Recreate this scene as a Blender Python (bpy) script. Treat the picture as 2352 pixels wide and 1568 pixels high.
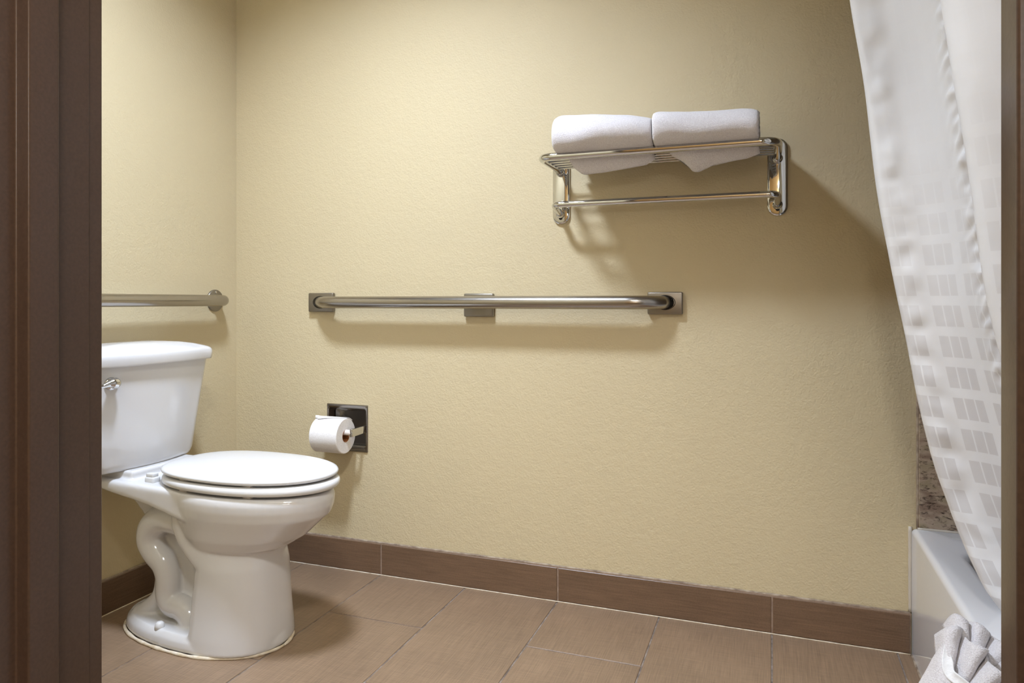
import bpy, bmesh, math, random
from mathutils import Vector, Matrix, noise

# ------------------------------------------------------------------ reset
for o in list(bpy.data.objects):
    bpy.data.objects.remove(o)
scene = bpy.context.scene
COL = scene.collection
random.seed(7)
PI = math.pi

# ------------------------------------------------------------------ camera
cam_d = bpy.data.cameras.new('camera')
cam_d.sensor_fit = 'HORIZONTAL'
cam_d.sensor_width = 36.0
cam_d.lens = 1635.0 / 2352.0 * 36.0
cam_d.shift_y = -92.0 / 2352.0
cam_d.clip_start = 0.02
cam = bpy.data.objects.new('camera', cam_d)
COL.objects.link(cam)
cam.location = (0.0, 0.0, 0.908)
cam.rotation_euler = (PI / 2, 0.0, math.radians(20.059))
scene.camera = cam

# ------------------------------------------------------------------ world, exposure
world = bpy.data.worlds.new('world')
scene.world = world
world.use_nodes = True
world.node_tree.nodes['Background'].inputs[0].default_value = (0.9, 0.85, 0.78, 1)
world.node_tree.nodes['Background'].inputs[1].default_value = 0.05
vs = scene.view_settings
vs.view_transform = 'Standard'
vs.look = 'None'
vs.exposure = 0.0
vs.gamma = 1.0
vs.use_curve_mapping = False
# the bathroom's ceiling lamp, the outer room's ceiling lamp, and globes added as fill light
LAMP = dict(loc=(-1.03, 1.17, 2.44), radius=0.14, power=55.0, drum=0.125, color=(0.87, 1.0, 1.22))
OUTER = dict(loc=(0.02, -0.12, 2.44), radius=0.16, power=36.0, color=(1.0, 0.99, 0.96))
VANITY = dict(x=(0.20, 0.56, 0.92), y=-1.38, z=1.55, radius=0.075, power=9.0, color=(0.90, 1.0, 1.10))

# ------------------------------------------------------------------ dimensions (metres; origin under the camera)
YB = 2.08          # back wall
XL = -1.822        # left wall
XT = 0.338         # tub apron
XR = 1.10          # right wall (inside the tub alcove)
YF = 0.55          # bathroom side of the door wall
YO = 0.41          # outer side of the door wall
ZC = 2.44          # ceiling
JL, JR = -0.666, 0.144   # door opening


# ================================================================== helpers
def srgb(r, g, b):
    def f(c):
        c /= 255.0
        return c / 12.92 if c <= 0.04045 else ((c + 0.055) / 1.055) ** 2.4
    return (f(r), f(g), f(b), 1.0)


def obj(name, bm, mat=None, parent=None, smooth=True, auto=None):
    me = bpy.data.meshes.new(name)
    if auto is not None:
        for e in bm.edges:
            if len(e.link_faces) == 2 and e.calc_face_angle(0.0) > auto:
                e.smooth = False
    bm.to_mesh(me)
    bm.free()
    for p in me.polygons:
        p.use_smooth = smooth
    o = bpy.data.objects.new(name, me)
    COL.objects.link(o)
    if mat:
        me.materials.append(mat)
    if parent:
        o.parent = parent
    return o


def thing(name, label, cat, loc=(0, 0, 0), rotz=0.0, group=None):
    o = bpy.data.objects.new(name, None)
    COL.objects.link(o)
    o.empty_display_size = 0.05
    o.location = loc
    o.rotation_euler = (0, 0, rotz)
    o['label'] = label
    o['category'] = cat
    if group:
        o['group'] = group
    return o


def tag(o, label, cat, group=None):
    o['label'] = label
    o['category'] = cat
    if group:
        o['group'] = group
    return o


def struct(o, label):
    o['kind'] = 'structure'
    o['label'] = label
    o['category'] = o.name.split('_')[0].split('.')[0]
    return o


def add_box(bm, x0, x1, y0, y1, z0, z1, bev=0.0, seg=2):
    m = Matrix.Translation(((x0 + x1) / 2, (y0 + y1) / 2, (z0 + z1) / 2)) @ Matrix.Diagonal((x1 - x0, y1 - y0, z1 - z0, 1))
    r = bmesh.ops.create_cube(bm, size=1.0, matrix=m)
    if bev > 0:
        es = list({e for v in r['verts'] for e in v.link_edges})
        bmesh.ops.bevel(bm, geom=es, offset=bev, segments=seg, profile=0.5, affect='EDGES')


def box(x0, x1, y0, y1, z0, z1, bev=0.0, seg=2):
    bm = bmesh.new()
    add_box(bm, x0, x1, y0, y1, z0, z1, bev, seg)
    return bm


def add_loft(bm, rings, cap0=True, cap1=True, closed=True):
    vs_ = [[bm.verts.new(p) for p in r] for r in rings]
    n = len(rings[0])
    for a, b in zip(vs_[:-1], vs_[1:]):
        for i in range(n if closed else n - 1):
            j = (i + 1) % n
            bm.faces.new((a[i], a[j], b[j], b[i]))
    if cap0:
        bm.faces.new(list(reversed(vs_[0])))
    if cap1:
        bm.faces.new(vs_[-1])
    return vs_


def loft(rings, **k):
    bm = bmesh.new()
    add_loft(bm, rings, **k)
    bmesh.ops.recalc_face_normals(bm, faces=bm.faces)
    return bm


def round_path(pts, r, n=8):
    pts = [Vector(p) for p in pts]
    out = [pts[0]]
    for i in range(1, len(pts) - 1):
        p, a, b = pts[i], pts[i - 1], pts[i + 1]
        rr = r[i - 1] if isinstance(r, (list, tuple)) else r
        d0, d1 = (a - p), (b - p)
        l = min(rr, d0.length * 0.92, d1.length * 0.92) if len(pts) == 4 else min(rr, d0.length * 0.49, d1.length * 0.49)
        s, e = p + d0.normalized() * l, p + d1.normalized() * l
        for k in range(n + 1):
            t = k / n
            out.append(s * (1 - t) ** 2 + p * 2 * t * (1 - t) + e * t * t)
    out.append(pts[-1])
    return out


def catmull(pts, n=8):
    pts = [Vector(p) for p in pts]
    P = [pts[0] * 2 - pts[1]] + pts + [pts[-1] * 2 - pts[-2]]
    out = []
    for i in range(1, len(P) - 2):
        for k in range(n):
            t = k / n
            a, b, c, d = P[i - 1], P[i], P[i + 1], P[i + 2]
            out.append(0.5 * ((2 * b) + (c - a) * t + (2 * a - 5 * b + 4 * c - d) * t * t + (3 * b - a - 3 * c + d) * t ** 3))
    out.append(pts[-1])
    return out


def add_tube(bm, pts, rad, n=16, flat=None):
    """sweep a circle along pts; rad is a number or a list"""
    pts = [Vector(p) for p in pts]
    rings = []
    up = None
    for i, p in enumerate(pts):
        t = (pts[min(i + 1, len(pts) - 1)] - pts[max(i - 1, 0)]).normalized()
        if up is None:
            up = Vector((0, 0, 1)) if abs(t.z) < 0.9 else Vector((1, 0, 0))
        up = (up - t * up.dot(t)).normalized()
        sd = t.cross(up)
        r = rad[i] if isinstance(rad, (list, tuple)) else rad
        k = flat if flat else 1.0
        rings.append([p + sd * (math.cos(2 * PI * j / n) * r) + up * (math.sin(2 * PI * j / n) * r * k) for j in range(n)])
    add_loft(bm, rings)


def tube(pts, rad, n=16, flat=None):
    bm = bmesh.new()
    add_tube(bm, pts, rad, n, flat)
    bmesh.ops.recalc_face_normals(bm, faces=bm.faces)
    return bm


def add_lathe(bm, prof, origin, axis, n=32, cap=True):
    """prof: list of (radius, height) along axis"""
    o, a = Vector(origin), Vector(axis).normalized()
    u = a.orthogonal().normalized()
    w = a.cross(u)
    rings = [[o + a * h + (u * math.cos(2 * PI * j / n) + w * math.sin(2 * PI * j / n)) * r for j in range(n)] for r, h in prof]
    add_loft(bm, rings, cap0=cap and prof[0][0] > 1e-5, cap1=cap and prof[-1][0] > 1e-5)
    bmesh.ops.remove_doubles(bm, verts=bm.verts, dist=1e-6)


def lathe(prof, origin, axis, n=32, cap=True):
    bm = bmesh.new()
    add_lathe(bm, prof, origin, axis, n, cap)
    bmesh.ops.recalc_face_normals(bm, faces=bm.faces)
    return bm


def egg(xb, xf, xc, hw, z, n=64, pf=2.0, pb=2.0, yo=0.0):
    """plan outline: front half and back half super-ellipses about xc"""
    out = []
    for i in range(n):
        a = 2 * PI * i / n
        c, s = math.cos(a), math.sin(a)
        p = pf if c >= 0 else pb
        ax = (xf - xc) if c >= 0 else (xc - xb)
        x = xc + ax * math.copysign(abs(c) ** (2 / p), c)
        y = hw * math.copysign(abs(s) ** (2 / p), s)
        out.append(Vector((x, y + yo, z)))
    return out


def interp(tab, v):
    if v <= tab[0][0]:
        return tab[0][1]
    for (a, x), (b, y) in zip(tab[:-1], tab[1:]):
        if v <= b:
            t = (v - a) / (b - a)
            return x + (y - x) * t
    return tab[-1][1]


def remeshed(bm, voxel, smooth_it, fac=0.5):
    """fuse overlapping solids into one smooth skin"""
    bmesh.ops.recalc_face_normals(bm, faces=bm.faces)
    me = bpy.data.meshes.new('tmp')
    bm.to_mesh(me)
    bm.free()
    o = bpy.data.objects.new('tmp', me)
    COL.objects.link(o)
    m = o.modifiers.new('r', 'REMESH')
    m.mode = 'VOXEL'
    m.voxel_size = voxel
    s = o.modifiers.new('s', 'SMOOTH')
    s.factor = fac
    s.iterations = smooth_it
    bpy.context.view_layer.update()
    dg = bpy.context.evaluated_depsgraph_get()
    me2 = bpy.data.meshes.new_from_object(o.evaluated_get(dg))
    bpy.data.objects.remove(o)
    b2 = bmesh.new()
    b2.from_mesh(me2)
    return b2


# ================================================================== materials
def mat(name):
    m = bpy.data.materials.new(name)
    m.use_nodes = True
    nt = m.node_tree
    return m, nt, nt.nodes['Principled BSDF']


def N(nt, typ, **kw):
    n = nt.nodes.new(typ)
    for k, v in kw.items():
        if k.startswith('i_'):
            n.inputs[k[2:].replace('_', ' ')].default_value = v
        else:
            setattr(n, k, v)
    return n


def L(nt, a, b):
    nt.links.new(a, b)


def ramp(nt, stops):
    n = nt.nodes.new('ShaderNodeValToRGB')
    el = n.color_ramp.elements
    el[0].position, el[0].color = stops[0]
    el[1].position, el[1].color = stops[-1]
    for p, c in stops[1:-1]:
        e = el.new(p)
        e.color = c
    return n


def coords(nt, scale=(1, 1, 1), kind='Object'):
    tc = nt.nodes.new('ShaderNodeTexCoord')
    mp = nt.nodes.new('ShaderNodeMapping')
    mp.inputs['Scale'].default_value = scale
    L(nt, tc.outputs[kind], mp.inputs['Vector'])
    return mp.outputs['Vector']


def bump(nt, bsdf, height, strength, dist):
    b = nt.nodes.new('ShaderNodeBump')
    b.inputs['Strength'].default_value = strength
    b.inputs['Distance'].default_value = dist
    L(nt, height, b.inputs['Height'])
    L(nt, b.outputs['Normal'], bsdf.inputs['Normal'])
    return b


def simple(name, col, rough=0.5, metal=0.0, spec=0.5, coat=0.0):
    m, nt, b = mat(name)
    b.inputs['Base Color'].default_value = col
    b.inputs['Roughness'].default_value = rough
    b.inputs['Metallic'].default_value = metal
    b.inputs['Specular IOR Level'].default_value = spec
    b.inputs['Coat Weight'].default_value = coat
    b.inputs['Coat Roughness'].default_value = 0.05
    return m


def make_paint(name, col, scale=230, strength=0.35):
    m, nt, b = mat(name)
    v = coords(nt)
    n1 = N(nt, 'ShaderNodeTexNoise', i_Scale=scale, i_Detail=3.0, i_Roughness=0.5)
    n2 = N(nt, 'ShaderNodeTexNoise', i_Scale=scale * 0.32, i_Detail=2.0)
    L(nt, v, n1.inputs['Vector'])
    L(nt, v, n2.inputs['Vector'])
    mx = N(nt, 'ShaderNodeMath', operation='ADD')
    L(nt, n1.outputs['Fac'], mx.inputs[0])
    L(nt, n2.outputs['Fac'], mx.inputs[1])
    b.inputs['Base Color'].default_value = col
    b.inputs['Roughness'].default_value = 0.62
    b.inputs['Specular IOR Level'].default_value = 0.35
    bump(nt, b, mx.outputs[0], strength, 0.0025)
    return m


M = {}
M['paint'] = make_paint('wall_paint', srgb(208, 193, 158), 190, 0.5)
M['paint_outer'] = make_paint('outer_wall_paint', srgb(205, 172, 118))
M['ceiling'] = make_paint('ceiling_paint', srgb(228, 224, 214), 160, 0.3)
M['porcelain'] = simple('porcelain', srgb(214, 213, 214), 0.12, spec=0.55, coat=0.3)
M['seat_plastic'] = simple('seat_plastic', srgb(218, 218, 219), 0.2, spec=0.5)
M['tub_enamel'] = simple('tub_enamel', srgb(228, 228, 231), 0.1, spec=0.5, coat=0.3)
M['chrome'] = simple('chrome', (0.64, 0.64, 0.64, 1), 0.06, 1.0)
M['white_plastic'] = simple('white_plastic', srgb(232, 222, 218), 0.35)
M['caulk'] = simple('caulk', srgb(205, 196, 182), 0.6)
M['cardboard'] = simple('cardboard', srgb(150, 92, 50), 0.9)
M['drum'] = simple('drum_shade_metal', srgb(120, 116, 110), 0.5)
M['dark_screw'] = simple('dark_screw', (0.06, 0.055, 0.05, 1), 0.4, 0.8)


def make_brushed(name, col, rough, stretch):
    m, nt, b = mat(name)
    v = coords(nt, stretch)
    n = N(nt, 'ShaderNodeTexNoise', i_Scale=60.0, i_Detail=3.0)
    L(nt, v, n.inputs['Vector'])
    r = N(nt, 'ShaderNodeMapRange')
    r.inputs['To Min'].default_value = rough - 0.06
    r.inputs['To Max'].default_value = rough + 0.08
    L(nt, n.outputs['Fac'], r.inputs['Value'])
    L(nt, r.outputs[0], b.inputs['Roughness'])
    b.inputs['Base Color'].default_value = col
    b.inputs['Metallic'].default_value = 1.0
    bump(nt, b, n.outputs['Fac'], 0.02, 0.0003)
    return m


M['brushed'] = simple('brushed_nickel', (0.40, 0.375, 0.345, 1), 0.24, 1.0)
M['brushed_plate'] = make_brushed('brushed_plate', (0.30, 0.275, 0.24, 1), 0.36, (6, 6, 0.3))


def make_tile(name, col, dirn):
    """linen-textured porcelain tile; dirn is the axis the threads run along"""
    m, nt, b = mat(name)
    tc = nt.nodes.new('ShaderNodeTexCoord')
    info = nt.nodes.new('ShaderNodeObjectInfo')
    mp = nt.nodes.new('ShaderNodeMapping')
    long_, cross = (2.0, 420.0)
    sc = {'x': (long_ * 6, cross, cross), 'y': (cross, long_ * 6, cross), 'z': (cross, cross, long_ * 6)}[dirn]
    mp.inputs['Scale'].default_value = sc
    L(nt, tc.outputs['Object'], mp.inputs['Vector'])
    n1 = N(nt, 'ShaderNodeTexNoise', i_Scale=1.0, i_Detail=2.0, noise_dimensions='4D')
    L(nt, mp.outputs['Vector'], n1.inputs['Vector'])
    L(nt, info.outputs['Random'], n1.inputs['W'])
    sc2 = {'x': (cross, 20, cross), 'y': (20, cross, cross), 'z': (20, cross, cross)}[dirn]
    mp2 = nt.nodes.new('ShaderNodeMapping')
    mp2.inputs['Scale'].default_value = sc2
    L(nt, tc.outputs['Object'], mp2.inputs['Vector'])
    n2 = N(nt, 'ShaderNodeTexNoise', i_Scale=0.7, i_Detail=1.0)
    L(nt, mp2.outputs['Vector'], n2.inputs['Vector'])
    n3 = N(nt, 'ShaderNodeTexNoise', i_Scale=5.0, i_Detail=3.0, noise_dimensions='4D')
    L(nt, tc.outputs['Object'], n3.inputs['Vector'])
    L(nt, info.outputs['Random'], n3.inputs['W'])
    a = N(nt, 'ShaderNodeMath', operation='MULTIPLY_ADD')
    a.inputs[1].default_value = 0.5
    L(nt, n2.outputs['Fac'], a.inputs[0])
    L(nt, n1.outputs['Fac'], a.inputs[2])
    a2 = N(nt, 'ShaderNodeMath', operation='MULTIPLY_ADD')
    a2.inputs[1].default_value = 0.45
    L(nt, n3.outputs['Fac'], a2.inputs[0])
    L(nt, a.outputs[0], a2.inputs[2])
    d = [c * 0.72 for c in col[:3]] + [1]
    l = [min(1, c * 1.28) for c in col[:3]] + [1]
    rp = ramp(nt, [(0.62, d), (0.98, col), (1.3, l)])
    # the colour ramp runs 0..1, so halve the sum first
    h = N(nt, 'ShaderNodeMath', operation='MULTIPLY')
    h.inputs[1].default_value = 0.5
    L(nt, a2.outputs[0], h.inputs[0])
    el = rp.color_ramp.elements
    el[0].position, el[1].position, el[2].position = 0.33, 0.49, 0.66
    L(nt, h.outputs[0], rp.inputs['Fac'])
    L(nt, rp.outputs['Color'], b.inputs['Base Color'])
    b.inputs['Roughness'].default_value = 0.36
    b.inputs['Specular IOR Level'].default_value = 0.5
    bump(nt, b, a.outputs[0], 0.12, 0.0008)
    return m


M['tile'] = make_tile('floor_tile_glaze', srgb(137, 114, 92), 'y')
M['base_tile'] = make_tile('base_tile_glaze', srgb(116, 92, 72), 'x')


def make_noise_mat(name, c0, c1, scale, rough, bs, bd, stretch=(1, 1, 1)):
    m, nt, b = mat(name)
    v = coords(nt, stretch)
    n = N(nt, 'ShaderNodeTexNoise', i_Scale=scale, i_Detail=4.0)
    L(nt, v, n.inputs['Vector'])
    rp = ramp(nt, [(0.35, c0), (0.65, c1)])
    L(nt, n.outputs['Fac'], rp.inputs['Fac'])
    L(nt, rp.outputs['Color'], b.inputs['Base Color'])
    b.inputs['Roughness'].default_value = rough
    bump(nt, b, n.outputs['Fac'], bs, bd)
    return m


M['grout'] = make_noise_mat('grout', srgb(100, 88, 80), srgb(150, 138, 128), 40, 0.85, 0.3, 0.001)
M['base_grout'] = make_noise_mat('base_grout', srgb(150, 128, 112), srgb(168, 146, 128), 60, 0.85, 0.3, 0.001)
M['caulk_dirty'] = make_noise_mat('caulk_dirty', srgb(122, 104, 88), srgb(172, 156, 136), 45, 0.7, 0.3, 0.001)
M['base_caulk'] = make_noise_mat('base_caulk', srgb(205, 188, 160), srgb(225, 214, 196), 60, 0.6, 0.5, 0.001)
M['terry'] = make_noise_mat('terry_cloth', srgb(216, 210, 211), srgb(232, 228, 229), 420, 0.95, 0.8, 0.003)
M['terry'].node_tree.nodes['Principled BSDF'].inputs['Sheen Weight'].default_value = 0.3
M['hem_cloth'] = make_noise_mat('hem_cloth', srgb(232, 231, 230), srgb(244, 243, 242), 300, 0.9, 0.2, 0.001, (1, 1, 3))
M['paper'] = make_noise_mat('tissue_paper', srgb(234, 231, 231), srgb(244, 242, 242), 260, 0.95, 0.35, 0.0012)
M['carpet'] = make_noise_mat('carpet', srgb(95, 78, 60), srgb(120, 100, 76), 300, 0.95, 0.6, 0.004)
M['jamb'] = make_noise_mat('door_frame_paint', srgb(70, 53, 43), srgb(77, 59, 48), 300, 0.3, 0.12, 0.0006)


def make_granite():
    m, nt, b = mat('granite')
    v = coords(nt, (1, 1, 2.0))
    n1 = N(nt, 'ShaderNodeTexNoise', i_Scale=38.0, i_Detail=6.0, i_Roughness=0.62, i_Distortion=0.6)
    n2 = N(nt, 'ShaderNodeTexNoise', i_Scale=95.0, i_Detail=4.0, i_Roughness=0.6)
    n3 = N(nt, 'ShaderNodeTexNoise', i_Scale=14.0, i_Detail=3.0)
    for n in (n1, n2, n3):
        L(nt, v, n.inputs['Vector'])
    r3 = ramp(nt, [(0.38, srgb(150, 128, 110)), (0.5, srgb(186, 166, 144)), (0.64, srgb(166, 152, 124))])
    L(nt, n3.outputs['Fac'], r3.inputs['Fac'])
    r1 = ramp(nt, [(0.54, (0, 0, 0, 1)), (0.66, (1, 1, 1, 1))])
    L(nt, n1.outputs['Fac'], r1.inputs['Fac'])
    r2 = ramp(nt, [(0.55, (0, 0, 0, 1)), (0.68, (0.7, 0.7, 0.7, 1))])
    L(nt, n2.outputs['Fac'], r2.inputs['Fac'])
    mx = N(nt, 'ShaderNodeMath', operation='MAXIMUM')
    L(nt, r1.outputs['Color'], mx.inputs[0])
    L(nt, r2.outputs['Color'], mx.inputs[1])
    mix = N(nt, 'ShaderNodeMix', data_type='RGBA')
    L(nt, mx.outputs[0], mix.inputs['Factor'])
    L(nt, r3.outputs['Color'], mix.inputs['A'])
    mix.inputs['B'].default_value = srgb(52, 38, 28)
    L(nt, mix.outputs['Result'], b.inputs['Base Color'])
    b.inputs['Roughness'].default_value = 0.2
    return m


M['granite'] = make_granite()


def make_curtain():
    """sheer white cloth with opaque woven bars: UV in metres (u along the cloth, v height)"""
    m, nt, b = mat('curtain_cloth')
    uv = nt.nodes.new('ShaderNodeUVMap')
    sp = nt.nodes.new('ShaderNodeSeparateXYZ')
    L(nt, uv.outputs['UV'], sp.inputs[0])

    def stripes(sock, period, width, off=0.0):
        a = N(nt, 'ShaderNodeMath', operation='ADD')
        a.inputs[1].default_value = off
        L(nt, sock, a.inputs[0])
        d = N(nt, 'ShaderNodeMath', operation='DIVIDE')
        d.inputs[1].default_value = period
        L(nt, a.outputs[0], d.inputs[0])
        f = N(nt, 'ShaderNodeMath', operation='FRACT')
        L(nt, d.outputs[0], f.inputs[0])
        lt = N(nt, 'ShaderNodeMath', operation='LESS_THAN')
        lt.inputs[1].default_value = width / period
        L(nt, f.outputs[0], lt.inputs[0])
        return lt.outputs[0]
    hb = stripes(sp.outputs['Y'], 0.060, 0.019)
    vb = stripes(sp.outputs['X'], 0.0205, 0.0028)
    wb = stripes(sp.outputs['X'], 0.082, 0.022, 0.02)
    m1 = N(nt, 'ShaderNodeMath', operation='MAXIMUM')
    L(nt, hb, m1.inputs[0])
    L(nt, vb, m1.inputs[1])
    m2 = N(nt, 'ShaderNodeMath', operation='MAXIMUM')
    L(nt, m1.outputs[0], m2.inputs[0])
    L(nt, wb, m2.inputs[1])
    # plain cloth above, woven below
    fd = N(nt, 'ShaderNodeMapRange')
    fd.inputs['From Min'].default_value = 0.72
    fd.inputs['From Max'].default_value = 1.2
    fd.inputs['To Min'].default_value = 0.0
    fd.inputs['To Max'].default_value = 0.95
    L(nt, sp.outputs['Y'], fd.inputs['Value'])
    m3 = N(nt, 'ShaderNodeMath', operation='MAXIMUM')
    L(nt, m2.outputs[0], m3.inputs[0])
    L(nt, fd.outputs[0], m3.inputs[1])
    mix = N(nt, 'ShaderNodeMix', data_type='RGBA')
    L(nt, m3.outputs[0], mix.inputs['Factor'])
    mix.inputs['A'].default_value = srgb(234, 232, 232)
    mix.inputs['B'].default_value = srgb(248, 248, 249)
    L(nt, mix.outputs['Result'], b.inputs['Base Color'])
    b.inputs['Roughness'].default_value = 0.5
    b.inputs['Sheen Weight'].default_value = 0.1
    n = N(nt, 'ShaderNodeTexNoise', i_Scale=9.0, i_Detail=3.0)
    tc = nt.nodes.new('ShaderNodeTexCoord')
    L(nt, tc.outputs['Object'], n.inputs['Vector'])
    bump(nt, b, n.outputs['Fac'], 0.25, 0.02)
    tr = nt.nodes.new('ShaderNodeBsdfTranslucent')
    L(nt, mix.outputs['Result'], tr.inputs['Color'])
    ms = nt.nodes.new('ShaderNodeMixShader')
    tm = N(nt, 'ShaderNodeMapRange')
    tm.inputs['To Min'].default_value = 0.24
    tm.inputs['To Max'].default_value = 0.16
    L(nt, m3.outputs[0], tm.inputs['Value'])
    L(nt, tm.outputs[0], ms.inputs[0])
    L(nt, b.outputs[0], ms.inputs[1])
    L(nt, tr.outputs[0], ms.inputs[2])
    L(nt, ms.outputs[0], nt.nodes['Material Output'].inputs['Surface'])
    return m


M['curtain'] = make_curtain()


def make_emit(name, col, strength):
    m, nt, b = mat(name)
    b.inputs['Base Color'].default_value = (0.9, 0.9, 0.9, 1)
    b.inputs['Emission Color'].default_value = (*col, 1)
    b.inputs['Emission Strength'].default_value = strength
    return m


# ================================================================== the room shell
# --- floor: a grout bed with every tile laid on it
floor = struct(obj('floor', box(XL, XT + 0.02, YO, YB, -0.06, -0.0022), M['grout'], smooth=False),
               'taupe plank-format tiles laid in staggered columns')
TW, TL, JT = 0.305, 0.61, 0.0042


def tile_mesh(name, sx, sy, sz, m, bev=0.0012):
    bm = box(-sx / 2, sx / 2, -sy / 2, sy / 2, -sz, 0, 0)
    bmesh.ops.bevel(bm, geom=[e for e in bm.edges if all(v.co.z > -1e-6 for v in e.verts)], offset=bev, segments=1, affect='EDGES')
    me = bpy.data.meshes.new(name)
    bm.to_mesh(me)
    bm.free()
    me.materials.append(m)
    return me


full_tile = tile_mesh('tile', TW - JT, TL - JT, 0.009, M['tile'])
col_i = 0
for k in range(-6, 2):
    x0, x1 = max(XL, k * TW), min(XT, (k + 1) * TW)
    if x1 - x0 < 0.02:
        continue
    y1 = YB - (0.305 if k % 2 == 0 else 0.605)
    edges = [YB, y1]
    while edges[-1] > YO:
        edges.append(max(YO, edges[-1] - TL))
    for a, b in zip(edges[:-1], edges[1:]):
        if a - b < 0.02:
            continue
        whole = abs((x1 - x0) - TW) < 1e-4 and abs((a - b) - TL) < 1e-4
        me = full_tile if whole else tile_mesh('tile', x1 - x0 - JT, a - b - JT, 0.009, M['tile'])
        t = bpy.data.objects.new('tile', me)
        COL.objects.link(t)
        t.parent = floor
        t.location = ((x0 + x1) / 2, (a + b) / 2, random.uniform(-0.0003, 0.0003))

# --- walls (the back wall has the niche of the paper holder cut into it)
HX0, HX1, HZ0, HZ1 = -1.428, -1.280, 0.414, 0.546
bm = bmesh.new()
add_box(bm, XL - 0.1, HX0, YB, YB + 0.1, -0.06, ZC)
add_box(bm, HX1, XR + 0.1, YB, YB + 0.1, -0.06, ZC)
add_box(bm, HX0, HX1, YB, YB + 0.1, -0.06, HZ0)
add_box(bm, HX0, HX1, YB, YB + 0.1, HZ1, ZC)
add_box(bm, HX0, HX1, YB + 0.05, YB + 0.1, HZ0, HZ1)
struct(obj('wall_back', bm, M['paint'], smooth=False), 'beige textured painted wall behind the long grab bar')
struct(obj('wall_left', box(XL - 0.1, XL, YO, YB, -0.06, ZC), M['paint'], smooth=False), 'beige textured painted wall behind the toilet')
struct(obj('wall_right', box(XR, XR + 0.1, YO, YB, -0.06, ZC), M['paint'], smooth=False), 'beige wall beyond the bathtub')
bm = bmesh.new()
add_box(bm, XL, JL - 0.02, YO, YF, -0.06, ZC)
add_box(bm, JR + 0.02, XR, YO, YF, -0.06, ZC)
add_box(bm, JL - 0.02, JR + 0.02, YO, YF, 2.07, ZC)
struct(obj('wall_front', bm, M['paint'], smooth=False), 'beige wall with the bathroom doorway')
struct(obj('ceiling', box(XL - 0.1, XR + 0.1, YO - 0.02, YB + 0.1, ZC, ZC + 0.08), M['ceiling'], smooth=False), 'white bathroom ceiling')

# --- the outer room the photograph is taken from
OX0, OX1, OY = -1.9, 1.5, -1.5
struct(obj('floor', box(OX0, OX1, OY, YO, -0.06, 0.0), M['carpet'], smooth=False), 'brown carpet of the outer room')
struct(obj('ceiling', box(OX0 - 0.1, OX1 + 0.1, OY - 0.1, YO - 0.02, ZC, ZC + 0.08), M['ceiling'], smooth=False), 'white ceiling of the outer room')
struct(obj('wall_outer_left', box(OX0 - 0.1, OX0, OY, YO, -0.06, ZC), M['paint_outer'], smooth=False), 'tan wall of the outer room')
struct(obj('wall_outer_right', box(OX1, OX1 + 0.1, OY, YO, -0.06, ZC), M['paint_outer'], smooth=False), 'tan wall of the outer room')
struct(obj('wall_outer_rear', box(OX0 - 0.1, OX1 + 0.1, OY - 0.1, OY, -0.06, ZC), M['paint_outer'], smooth=False), 'tan wall facing the bathroom door')

# --- baseboards of single tiles
BH, BT = 0.105, 0.010


def base_tile(length, horizontal_axis):
    bm = box(-length / 2, length / 2, -BT, 0, 0.003, BH - 0.003, 0.0012, 1)
    me = bpy.data.meshes.new('tile')
    if horizontal_axis == 'y':
        bmesh.ops.rotate(bm, verts=bm.verts, cent=(0, 0, 0), matrix=Matrix.Rotation(PI / 2, 3, 'Z'))
    bm.to_mesh(me)
    bm.free()
    return me


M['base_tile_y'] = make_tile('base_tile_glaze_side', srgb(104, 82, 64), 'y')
bb = struct(obj('baseboard_back', box(XL, XT - 0.002, YB - 0.0075, YB, 0.0, BH), M['base_grout'], smooth=False), 'brown tile baseboard under the grab-bar wall')
ed = [XL + 0.01, -1.219, -0.609, 0.0, XT - 0.002]
for a, b in zip(ed[:-1], ed[1:]):
    me = base_tile(b - a - 0.005, 'x')
    me.materials.append(M['base_tile'])
    t = bpy.data.objects.new('tile', me)
    COL.objects.link(t)
    t.parent = bb
    t.location = ((a + b) / 2, YB - 0.0005, 0)


def caulk_line(p0, p1, r, name, m, parent, seed=0, jitter=0.0012):
    p0, p1 = Vector(p0), Vector(p1)
    n = max(8, int((p1 - p0).length / 0.012))
    pts, rad = [], []
    for i in range(n + 1):
        q = p0.lerp(p1, i / n)
        k = noise.noise(q * 40 + Vector((seed, 0, 0)))
        pts.append(q)
        rad.append(max(0.0006, r + jitter * k))
    return obj(name, tube(pts, rad, 8), m, parent)


caulk_line((XL + 0.01, YB - 0.004, BH), (XT - 0.003, YB - 0.004, BH), 0.0036, 'caulk_bead', M['caulk_dirty'], bb, 1)
bl = struct(obj('baseboard_left', box(XL, XL + 0.0075, YF, YB - 0.01, 0.0, BH - 0.005), M['base_grout'], smooth=False), 'brown tile baseboard behind the toilet')
ed = [YF, 0.86, 1.47, YB - 0.01]
for a, b in zip(ed[:-1], ed[1:]):
    me = base_tile(b - a - 0.005, 'y')
    me.materials.append(M['base_tile_y'])
    t = bpy.data.objects.new('tile', me)
    COL.objects.link(t)
    t.parent = bl
    t.location = (XL + 0.0005, (a + b) / 2, -0.004)
caulk_line((XL + 0.004, YF, BH - 0.005), (XL + 0.004, YB - 0.01, BH - 0.005), 0.003, 'caulk_bead', M['caulk_dirty'], bl, 5)
caulk_line((XL + 0.011, YF, 0.001), (XL + 0.011, YB - 0.012, 0.001), 0.002, 'grout_line', M['base_caulk'], bl, 6, 0.0005)
caulk_line((XL + 0.011, YB - 0.011, 0.001), (XT - 0.003, YB - 0.011, 0.001), 0.0018, 'grout_line', M['base_caulk'], bb, 7, 0.0006)

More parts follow.
